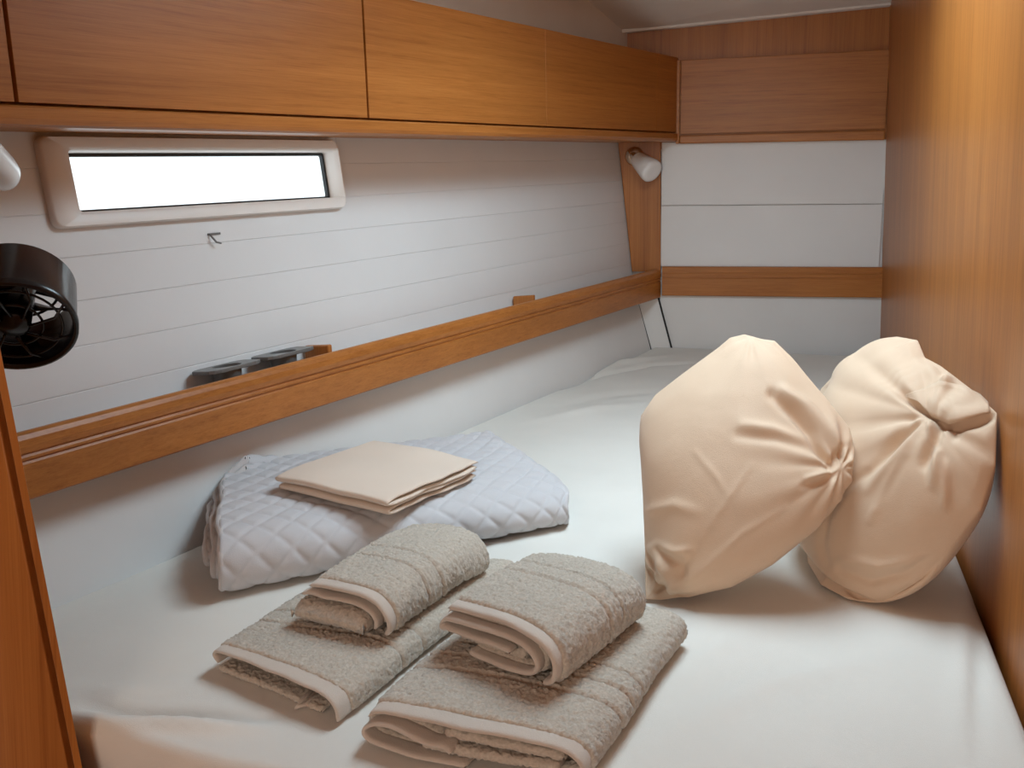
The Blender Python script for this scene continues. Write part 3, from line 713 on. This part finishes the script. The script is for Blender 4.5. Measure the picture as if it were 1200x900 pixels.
qp = [([(1.0*Wq, .90*T), (.5*Wq, .97*T), (.16*Wq, .96*T), (.03*Wq, .80*T), (-.01*Wq, .42*T), (.02*Wq, .08*T), (.3*Wq, .06*T), (1.0*Wq, .06*T)], 0.0, 0),
      ([(1.0*Wq, .74*T), (.5*Wq, .80*T), (.22*Wq, .76*T), (.10*Wq, .62*T), (.055*Wq, .42*T), (.10*Wq, .22*T), (.4*Wq, .19*T), (1.0*Wq, .19*T)], -.012, .012),
      ([(1.0*Wq, .58*T), (.5*Wq, .62*T), (.25*Wq, .58*T), (.13*Wq, .44*T), (.22*Wq, .33*T), (1.0*Wq, .32*T)], -.024, .024)]
_, qv, qf = folded('quilted_cover', mat_quilt, quilt, [qp[0]], .010, Lq, qm, .0026, 0, 0, quilt=(.052, .0040), ds=.0026)
folded('inner_fold', mat_quilt, quilt, qp[1:], .010, Lq, qm, .005, 0, 0, quilt=(.064, .003), ds=.005)
for p, s0, s1 in qp: folded('binding', mat_quilt_edge, quilt, [(p, s0-.004, Lq-s0-.008)], .0125, Lq, qm, .004, 0, .001, ds=.004, wob=.0015, seed=int(50-s0*1000))
# folded plain sheet lying on it
zq = surf_z(qv, qf, (-1.05, -.45), (1.2, 2.0), 22, smooth=2)
SF, SR, SL, SB = onz(452, 613, .782), onz(562, 563, .778), onz(320, 583, .786), onz(440, 538, .785)
Ws, Ls = (nrm2(SF, SR)+nrm2(SL, SB))/2, (nrm2(SF, SL)+nrm2(SR, SB))/2
def zat(p): return float(zq(np.array([p[0]]), np.array([p[1]]))[0])
_A = np.array([[p[0], p[1], 1] for p in (SF, SR, SL, SB)]); _c = np.linalg.lstsq(_A, np.array([zat(SL)+zat(SR)-zat(SB)-.004, zat(SR), zat(SL), zat(SB)]), rcond=None)[0]
zs_ = lambda x, y: np.maximum(_c[0]*x+_c[1]*y+_c[2], zq(x, y)*.5+.5*(_c[0]*x+_c[1]*y+_c[2]))+.001
sm_ = quadmap(SF, SR, SL, SB, Ws, Ls, zs_, .10, .003, 12, 5)
fsheet = thing('folded_sheet', [*(xy(SF+SR+SL+SB)/4), .79], 'folded peach cotton sheet lying on the quilted bedspread', 'sheet')
T = .031
folded('cloth_fold', mat_folded, fsheet, [([(1.0*Ws, .90*T), (.5*Ws, .96*T), (.10*Ws, .90*T), (.0, .76*T), (.05*Ws, .62*T), (.4*Ws, .60*T), (.99*Ws, .62*T)], 0, 0)], .0055, Ls, sm_, .004, 0, 0, ds=.004, wob=.002)
folded('cloth_fold', mat_folded, fsheet, [([(1.0*Ws, .40*T), (.5*Ws, .43*T), (.08*Ws, .42*T), (.015*Ws, .28*T), (.07*Ws, .14*T), (.4*Ws, .12*T), (1.0*Ws, .12*T)], 0.003, 0.004)], .0055, Ls, sm_, .004, 0, 0, ds=.004, wob=.002)

# ------------------------------------------------------------------ four towels
def LLp(W, L, T): return ([([(.06*W, .42*T), (.0, .62*T), (.05*W, .86*T), (.5*W, .93*T), (.86*W, .92*T), (.985*W, .72*T), (1.0*W, .12*T)], 0, 0)],
                          [([(.03*W, .10*T), (.45*W, .10*T), (.86*W, .10*T)], .006, 0), ([(.10*W, .36*T), (.5*W, .36*T), (.88*W, .40*T)], .05, .004), ([(.10*W, .62*T), (.5*W, .66*T), (.90*W, .62*T)], .06, .004)])
A_, B_, C_ = onz(249, 788), onz(398, 851), onz(606, 678)
D_ = A_+(C_-B_)*.64
tLL = towel('flat folded beige bath towel under the small towel beside the quilted bedspread', (A_, B_, D_, C_), flat_z, LLp, .036, .020, [(.085, .088), (.125, .128)], 11, .12)
tg = np.asarray(B_)*.72+np.asarray(A_)*.28
mk('hanging_loop', *tube([np.array([tg[0]+.002, tg[1]+.035, ZB+.010]), np.array([tg[0]-.002, tg[1]+.006, ZB+.007]), np.array([tg[0]-.004, tg[1]-.004, ZB+.005]), np.array([tg[0]+.005, tg[1]+.004, ZB+.006]), np.array([tg[0]+.010, tg[1]+.035, ZB+.010])], .0032, 8), mat_hem, tLL[0], smooth=True)
def LRp(W, L, T): return ([([(.015*W, .72*T), (.05*W, .88*T), (.5*W, .93*T), (.88*W, .90*T), (.985*W, .66*T), (.99*W, .28*T), (.93*W, .10*T), (.7*W, .09*T)], 0, 0),
                           ([(.44*W, .36*T), (.40*W, .50*T), (.34*W, .44*T), (.27*W, .54*T), (.16*W, .66*T), (.04*W, .62*T), (-.01*W, .40*T), (.03*W, .17*T), (.15*W, .10*T), (.5*W, .10*T)], -.008, 0)],
                          [([(.28*W, .31*T), (.6*W, .32*T), (.88*W, .40*T)], .0, .004), ([(.38*W, .66*T), (.6*W, .64*T), (.90*W, .62*T)], .004, .004)])
A_, B_, C_ = onz(428, 874), onz(686, 930), onz(803, 757)
D_ = A_+(C_-B_)
tLR = towel('large folded beige bath towel under the rolled towel, near the pillows', (A_, B_, D_, C_), flat_z, LRp, .047, .020, [(.075, .078), (.110, .113), (.145, .148)], 12, .10)
def ULp(W, L, T): return ([([(.13*W, .86*T), (.5*W, .92*T), (.86*W, .88*T), (.985*W, .62*T), (.985*W, .3*T), (.94*W, .16*T)], 0, 0),
                           ([(.06*W, .66*T), (.18*W, .72*T), (.30*W, .66*T), (.45*W, .70*T), (.80*W, .66*T), (.88*W, .46*T), (.86*W, .24*T)], -.004, 0)],
                          [], [([(.0*W, .27*T), (.4*W, .29*T), (.80*W, .27*T)], -.018, 0, .48)])
zl = surf_z(tLL[1], tLL[2], (-.75, -.35), (.9, 1.5), 16)
A_, B_, C_ = onz(353, 728, .738), onz(456, 758, .736), onz(573, 668, .738)
D_ = A_+(C_-B_)
tUL = towel('small folded beige towel with stacked hems on the flat bath towel', (A_, B_, D_, C_), zl, ULp, .056, .016, [(.075, .078), (.110, .113)], 13, .10)
def URp(W, L, T): return ([([(.07*W, .86*T), (.45*W, .93*T), (.85*W, .90*T), (.99*W, .64*T), (.985*W, .26*T), (.93*W, .10*T), (.88*W, .08*T)], 0, 0),
                           ([(.64*W, .46*T), (.3*W, .48*T), (.06*W, .44*T), (.0, .56*T), (.05*W, .69*T), (.45*W, .73*T), (.78*W, .69*T), (.875*W, .46*T), (.82*W, .20*T), (.66*W, .11*T), (.34*W, .10*T), (.28*W, .17*T)], -.006, 0)],
                          [([(.10*W, .28*T), (.4*W, .28*T), (.70*W, .30*T)], .012, .004)])
zr_ = surf_z(tLR[1], tLR[2], (-.50, -.05), (.85, 1.35), 16)
A_, B_, C_ = onz(518, 765, .748), onz(652, 824, .746), onz(755, 732, .748)
D_ = A_+(C_-B_)
tUR = towel('small beige towel folded into a thick roll on the large bath towel', (A_, B_, D_, C_), zr_, URp, .062, .016, [(.098, .101), (.130, .133)], 14, .10)

# ------------------------------------------------------------------ pillows: cloth bag blown up inside its traced seam
def resample(pts, n):
    p = np.asarray(pts, float); L = np.concatenate([[0], np.cumsum(np.linalg.norm(np.diff(p, axis=0), axis=1))]); s = np.linspace(0, L[-1], n+1)
    return np.stack([np.interp(s, L, p[:, k]) for k in range(p.shape[1])], 1)
def pillow_sim(sides, pl, N, slack, Tk, steps, flange=None, colliders=(), seamz=None, seed=0, press=.00055, edge_slack=.0):
    p0, n = pl; r = np.random.default_rng(seed)
    def spot(x, y):                                          # what would sink into the mattress lies flat on it
        p = onp(x, y, p0, n); return p if p[2] > ZB+.005 else onz(x, y, ZB+.005)
    S = [resample([spot(x, y) for x, y in s], N) for s in sides]          # bottom (c0->c1), right (c1->c2), top (c2->c3), left (c3->c0)
    bot, right, top, left = S[0], S[1], S[2][::-1], S[3][::-1]
    u = np.linspace(0, 1, N+1)[:, None, None]; v = np.linspace(0, 1, N+1)[None, :, None]
    C0 = (1-v)*bot[:, None]+v*top[:, None]+(1-u)*left[None]+u*right[None]-((1-u)*(1-v)*bot[0]+u*(1-v)*bot[-1]+(1-u)*v*top[0]+u*v*top[-1])
    env = (np.sin(np.pi*u)*np.sin(np.pi*v))[..., 0]
    X = [C0+n*(.01*env+.002*r.standard_normal((N+1, N+1))*env)[..., None], C0-n*(.01*env)[..., None]]
    def rl(a, b): return np.linalg.norm(a-b, axis=-1)*slack
    E = []
    for ax in (0, 1):
        for par in (0, 1):
            sa = [slice(None)]*2; sb = [slice(None)]*2; sa[ax] = slice(par, N, 2); sb[ax] = slice(par+1, N+1, 2); E.append((tuple(sa), tuple(sb), 1.0))
    for par in (0, 1):
        E.append(((slice(par, N, 2), slice(0, N)), (slice(par+1, N+1, 2), slice(1, N+1)), .35)); E.append(((slice(par, N, 2), slice(1, N+1)), (slice(par+1, N+1, 2), slice(0, N)), .35))
    for ax in (0, 1):
        for par in range(4):
            sa = [slice(None)]*2; sb = [slice(None)]*2; sa[ax] = slice(par, N-1, 4); sb[ax] = slice(par+2, N+1, 4); E.append((tuple(sa), tuple(sb), .22))
    uu, vv = np.meshgrid(np.linspace(0, 1, N+1), np.linspace(0, 1, N+1), indexing='ij'); ed = np.minimum(np.minimum(uu, 1-uu), np.minimum(vv, 1-vv))
    sf = 1+(slack-1)*(edge_slack+(1-edge_slack)*np.clip(ed/.16, 0, 1))
    E = [(a, b, k, np.linalg.norm(C0[a]-C0[b], axis=-1)*(sf[a]+sf[b])/2) for a, b, k in E]
    bmask = np.zeros((N+1, N+1), bool); bmask[[0, -1]] = True; bmask[:, [0, -1]] = True
    area = np.linalg.norm(np.cross(C0[1:, :-1]-C0[:-1, :-1], C0[:-1, 1:]-C0[:-1, :-1]), axis=-1)
    Vt = area.sum()*Tk*.55
    vel = [np.zeros_like(C0), np.zeros_like(C0)]
    fl = flange if flange is not None else np.zeros((N+1, N+1), bool)
    for it in range(steps):
        thick = ((X[0]-X[1])@n); Vn = (thick[:-1, :-1]*area).sum(); pr = press*np.clip((Vt-Vn)/Vt*4, -.3, 1)
        for s in (0, 1):
            du = np.gradient(X[s], axis=0); dv = np.gradient(X[s], axis=1); nn = np.cross(du, dv); nn /= np.linalg.norm(nn, axis=-1)[..., None]+1e-9
            if (nn.reshape(-1, 3).mean(0)@n) < 0: nn = -nn
            vel[s] = vel[s]*.90+nn*(pr if s == 0 else -pr)*(~fl)[..., None]-Z*.00006
            old = X[s].copy(); X[s] = X[s]+vel[s]; vel[s] = -old
        for k_ in range(7):
            for s in (0, 1):
                Xs = X[s]
                for a, b, k, L in E:
                    d = Xs[b]-Xs[a]; ln = np.linalg.norm(d, axis=-1)+1e-9; c = (d*((ln-L)/ln*.5*k)[..., None]); Xs[a] += c; Xs[b] -= c
                for cp, cn in colliders[s] if isinstance(colliders, dict) else colliders:
                    dd = (Xs-cp)@cn; Xs += np.clip(-dd, 0, None)[..., None]*cn
            m = (X[0]+X[1])/2; bm_ = m[bmask]; bm_ += (C0[bmask]-bm_)*.7
            X[0][bmask] = bm_; X[1][bmask] = bm_
            if fl.any():
                mm = m[fl]; mm += (C0[fl]-mm)*.2; X[0][fl] = mm+n*.0012; X[1][fl] = mm-n*.0012
        for s in (0, 1): vel[s] = X[s]+vel[s]
    return X, bmask
def pillow_mesh(X, bmask):
    N = X[0].shape[0]-1; i0 = np.arange((N+1)**2).reshape(N+1, N+1); i1 = np.full((N+1, N+1), -1); V = list(X[0].reshape(-1, 3)); c = len(V)
    for a in range(N+1):
        for b in range(N+1):
            if bmask[a, b]: i1[a, b] = i0[a, b]
            else: i1[a, b] = c; c += 1; V.append(X[1][a, b])
    Fc = []
    for a in range(N):
        for b in range(N):
            Fc.append([i0[a, b], i0[a+1, b], i0[a+1, b+1], i0[a, b+1]]); Fc.append([i1[a, b], i1[a, b+1], i1[a+1, b+1], i1[a+1, b]])
    return np.array(V), Fc
def crease(X, n, strokes, foci=()):
    """press traced folds into the front sheet; width in pixels of the photo, depth in metres"""
    N = X.shape[0]; px = proj(X).reshape(-1, 2); du = np.gradient(X, axis=0); dv = np.gradient(X, axis=1); nn = np.cross(du, dv); nn /= np.linalg.norm(nn, axis=-1)[..., None]+1e-9
    if nn.reshape(-1, 3).mean(0)@n < 0: nn = -nn
    h = np.zeros(len(px))
    for poly, wd, dep in strokes:
        d, sg, fr = seg_d(px, poly); h += dep*np.exp(-(d/wd)**2)*np.sin(np.pi*np.clip(fr*.8+.12, 0, 1))**.7
    for (fx, fy), amp, reach, kk in foci:                    # tension folds fanning out of a gathered spot
        dx, dy = px[:, 0]-fx, px[:, 1]-fy; r_ = np.hypot(dx, dy); an = np.arctan2(dy, dx)
        w_ = np.array([noise.noise(Vector((math.cos(a)*kk, math.sin(a)*kk, q*.006+fx))) for a, q in zip(an, r_)])
        w_ = np.sign(w_)*np.abs(w_)**.8
        h += amp*w_*np.exp(-(r_/reach)**1.5)*np.clip(r_/14, 0, 1)
    for i, p in enumerate(X.reshape(-1, 3)):                # slight unevenness of the filling
        h[i] += .0035*noise.noise(Vector(p)*8+Vector((3.1, 0, 0)))+.0012*noise.noise(Vector(p)*24)
    edge = np.ones((N, N)); k = np.clip(np.arange(N)/4, 0, 1); edge = np.minimum(k[:, None], k[None, :]); edge = np.minimum(edge, edge[::-1, ::-1])
    return X+nn*(h.reshape(N, N)*edge)[..., None]
NP = 104
bedc = (np.array([0, 0, ZB+.003]), Z)
# the far one, leaning on the right wall
ra, rb = onz(945, 640), onz(1040, 708)
wpt = onp(1166, 490, np.array([wx(.95)-.006, 1.4, .95]), np.array([1., 0, 0]))
PR = plane3(ra, rb, wpt); PRn = PR[1] if PR[1][1] < 0 else -PR[1]
PRp = (PR[0]-PRn*.0, PRn)
right_sides = [[(943, 622), (947, 660), (962, 686), (990, 701), (1040, 705)],
               [(1040, 705), (1078, 682), (1112, 644), (1150, 596), (1166, 545), (1169, 484)],
               [(1169, 484), (1138, 455), (1103, 428), (1084, 418), (1076, 398), (1052, 394), (1025, 402)],
               [(1025, 402), (990, 426), (962, 455), (948, 500), (940, 560), (943, 622)]]
fl = np.zeros((NP+1, NP+1), bool); fl[:9, :NP*2//3] = True; fl[:NP*3//4, :8] = True
wallc = (np.array([wx(.9)-.006, 1.4, .9]), np.array([-1., 0, 0]))
Xr, bmk = pillow_sim(right_sides, PRp, NP, 1.07, .150, 150, fl, [bedc, wallc], seed=2)
Xr[0] = crease(Xr[0], PRn, [([(1062, 466), (1078, 476), (1100, 488), (1124, 498), (1150, 490), (1168, 486)], 6, -.020), ([(1104, 486), (1095, 520), (1083, 546)], 5, -.012), ([(1094, 490), (1080, 530)], 6, .008),
    ([(1114, 500), (1118, 516)], 4, -.008), ([(1098, 530), (1096, 556), (1094, 568)], 6, .008), ([(1108, 545), (1108, 580), (1106, 598)], 6, .007), ([(1078, 500), (1040, 545), (1015, 575)], 5, .006), ([(1070, 492), (1030, 540), (1010, 560)], 5, -.007),
    ([(1068, 520), (1040, 570), (1020, 610)], 5, .005), ([(1060, 540), (1030, 590)], 5, -.005), ([(985, 668), (1020, 682), (1060, 674), (1085, 655)], 6, -.006), ([(990, 655), (1030, 664), (1070, 656)], 6, .005), ([(1085, 432), (1100, 450), (1130, 452), (1150, 462)], 8, .009), ([(1092, 446), (1108, 462), (1130, 460)], 6, -.006), ([(1012, 552), (985, 578), (968, 606), (962, 636), (968, 662)], 5, -.006)], [((1088, 488), .012, 130, 3.4), ((1075, 398), .006, 60, 2.5)])
Vr, Fr = pillow_mesh(Xr, bmk)
pr_t = thing('pillow', [.13, 1.55, ZB], 'peach cotton pillow with a gaping case flap leaning on the wood wall', 'pillow', None)
mk('pillowcase', Vr, Fr, mat_pillow, pr_t, smooth=True, subsurf=1)
# turned-over flap of its case
bvr = BVHTree.FromPolygons([tuple(v) for v in Vr], [tuple(map(int, f)) for f in Fr])
def hit(bv, px, py):
    d = Vector(unit(ray(px, py))); h = bv.ray_cast(Vector(CP), d)
    return (np.array(h[0]), d) if h[0] is not None else (None, d)
topc = resample([(1062, 462), (1082, 456), (1102, 446), (1128, 452), (1148, 462), (1158, 472)], 40)
lowc = resample([(1062, 465), (1076, 471), (1092, 488), (1112, 497), (1134, 491), (1150, 486), (1160, 484)], 40)
M_ = 9; DD = np.full((41, M_), np.nan); RD = np.zeros((41, M_, 3))
for k in range(41):
    for m_ in range(M_):
        q = topc[k]*(1-m_/(M_-1))+lowc[k]*m_/(M_-1); h, d = hit(bvr, *q); RD[k, m_] = d
        if h is not None: DD[k, m_] = np.linalg.norm(h-CP)
med = np.nanmedian(DD)
DD[np.abs(DD-med) > .12] = np.nan
for m_ in range(M_):
    ok = ~np.isnan(DD[:, m_]); DD[:, m_] = np.interp(np.arange(41), np.arange(41)[ok], DD[ok, m_])
for _ in range(3):
    pd_ = np.pad(DD, 1, mode='edge'); DD = np.minimum(DD, (pd_[:-2, 1:-1]+pd_[2:, 1:-1]+pd_[1:-1, :-2]+pd_[1:-1, 2:]+pd_[1:-1, 1:-1])/5)
V = [CP+RD[k, m_]*(DD[k, m_]-.003-.016*(m_/(M_-1))**1.5*math.sin(math.pi*k/40)**.7) for k in range(41) for m_ in range(M_)]
Fc = [[k*M_+m_, k*M_+m_+1, (k+1)*M_+m_+1, (k+1)*M_+m_] for k in range(40) for m_ in range(M_-1)]
mk('case_flap', V, Fc, mat_pillow, pr_t, smooth=True, solid=.0022)

# the near one, leaning back on the other
az, tilt = math.radians(12), math.radians(38)
PLn = math.cos(tilt)*np.array([-math.sin(az), -math.cos(az), 0])+math.sin(tilt)*Z
PLp = (onz(757, 704), PLn)
left_sides = [[(756, 703), (775, 704), (810, 699), (858, 688), (905, 662), (950, 622), (984, 582)],
              [(984, 582), (999, 556), (1002, 525), (996, 500), (972, 470), (948, 442), (930, 420), (908, 399)],
              [(908, 399), (893, 397), (872, 391), (855, 395), (842, 406), (800, 437), (768, 462), (751, 487)],
              [(751, 487), (750, 520), (753, 580), (755, 640), (756, 703)]]
sep_n = unit(PLn*.6+PRn*.4)
ii, jj = np.meshgrid(np.arange(NP+1), np.arange(NP+1), indexing='ij'); ear = (ii+jj) < 17
Xl, bmk = pillow_sim(left_sides, PLp, NP, 1.06, .145, 150, ear, [bedc], seed=5)
Xl[0] = crease(Xl[0], PLn, [([(905, 462), (930, 482), (950, 505), (966, 532), (972, 548)], 6, -.016), ([(918, 460), (945, 478), (966, 500), (982, 520)], 8, .011), ([(972, 552), (984, 530), (996, 520)], 5, -.010), ([(870, 498), (905, 502), (945, 515)], 6, .006), ([(865, 510), (910, 515), (950, 530)], 6, -.006),
    ([(945, 562), (965, 556), (980, 548)], 4, .006), ([(940, 570), (962, 564), (978, 558)], 4, -.006), ([(762, 642), (780, 670), (790, 697)], 5, .009), ([(768, 638), (790, 648), (808, 645)], 5, .007), ([(772, 645), (798, 662), (800, 690)], 6, -.007),
    ([(815, 530), (840, 560), (852, 580)], 4, .0016), ([(880, 545), (850, 590), (820, 632)], 4, .0015), ([(920, 595), (870, 625), (800, 690)], 4, .0018), ([(758, 600), (790, 592), (815, 600)], 7, .004)], [((985, 548), .011, 110, 3.2), ((758, 702), .010, 90, 3.0), ((880, 394), .003, 80, 2.5)])
Vl, Fl = pillow_mesh(Xl, bmk)
pl_t = thing('pillow', [-.04, 1.40, ZB], 'cream cotton pillow standing on its corner against the other pillow', 'pillow', None)
mk('pillowcase', Vl, Fl, mat_pillow, pl_t, smooth=True, subsurf=1)
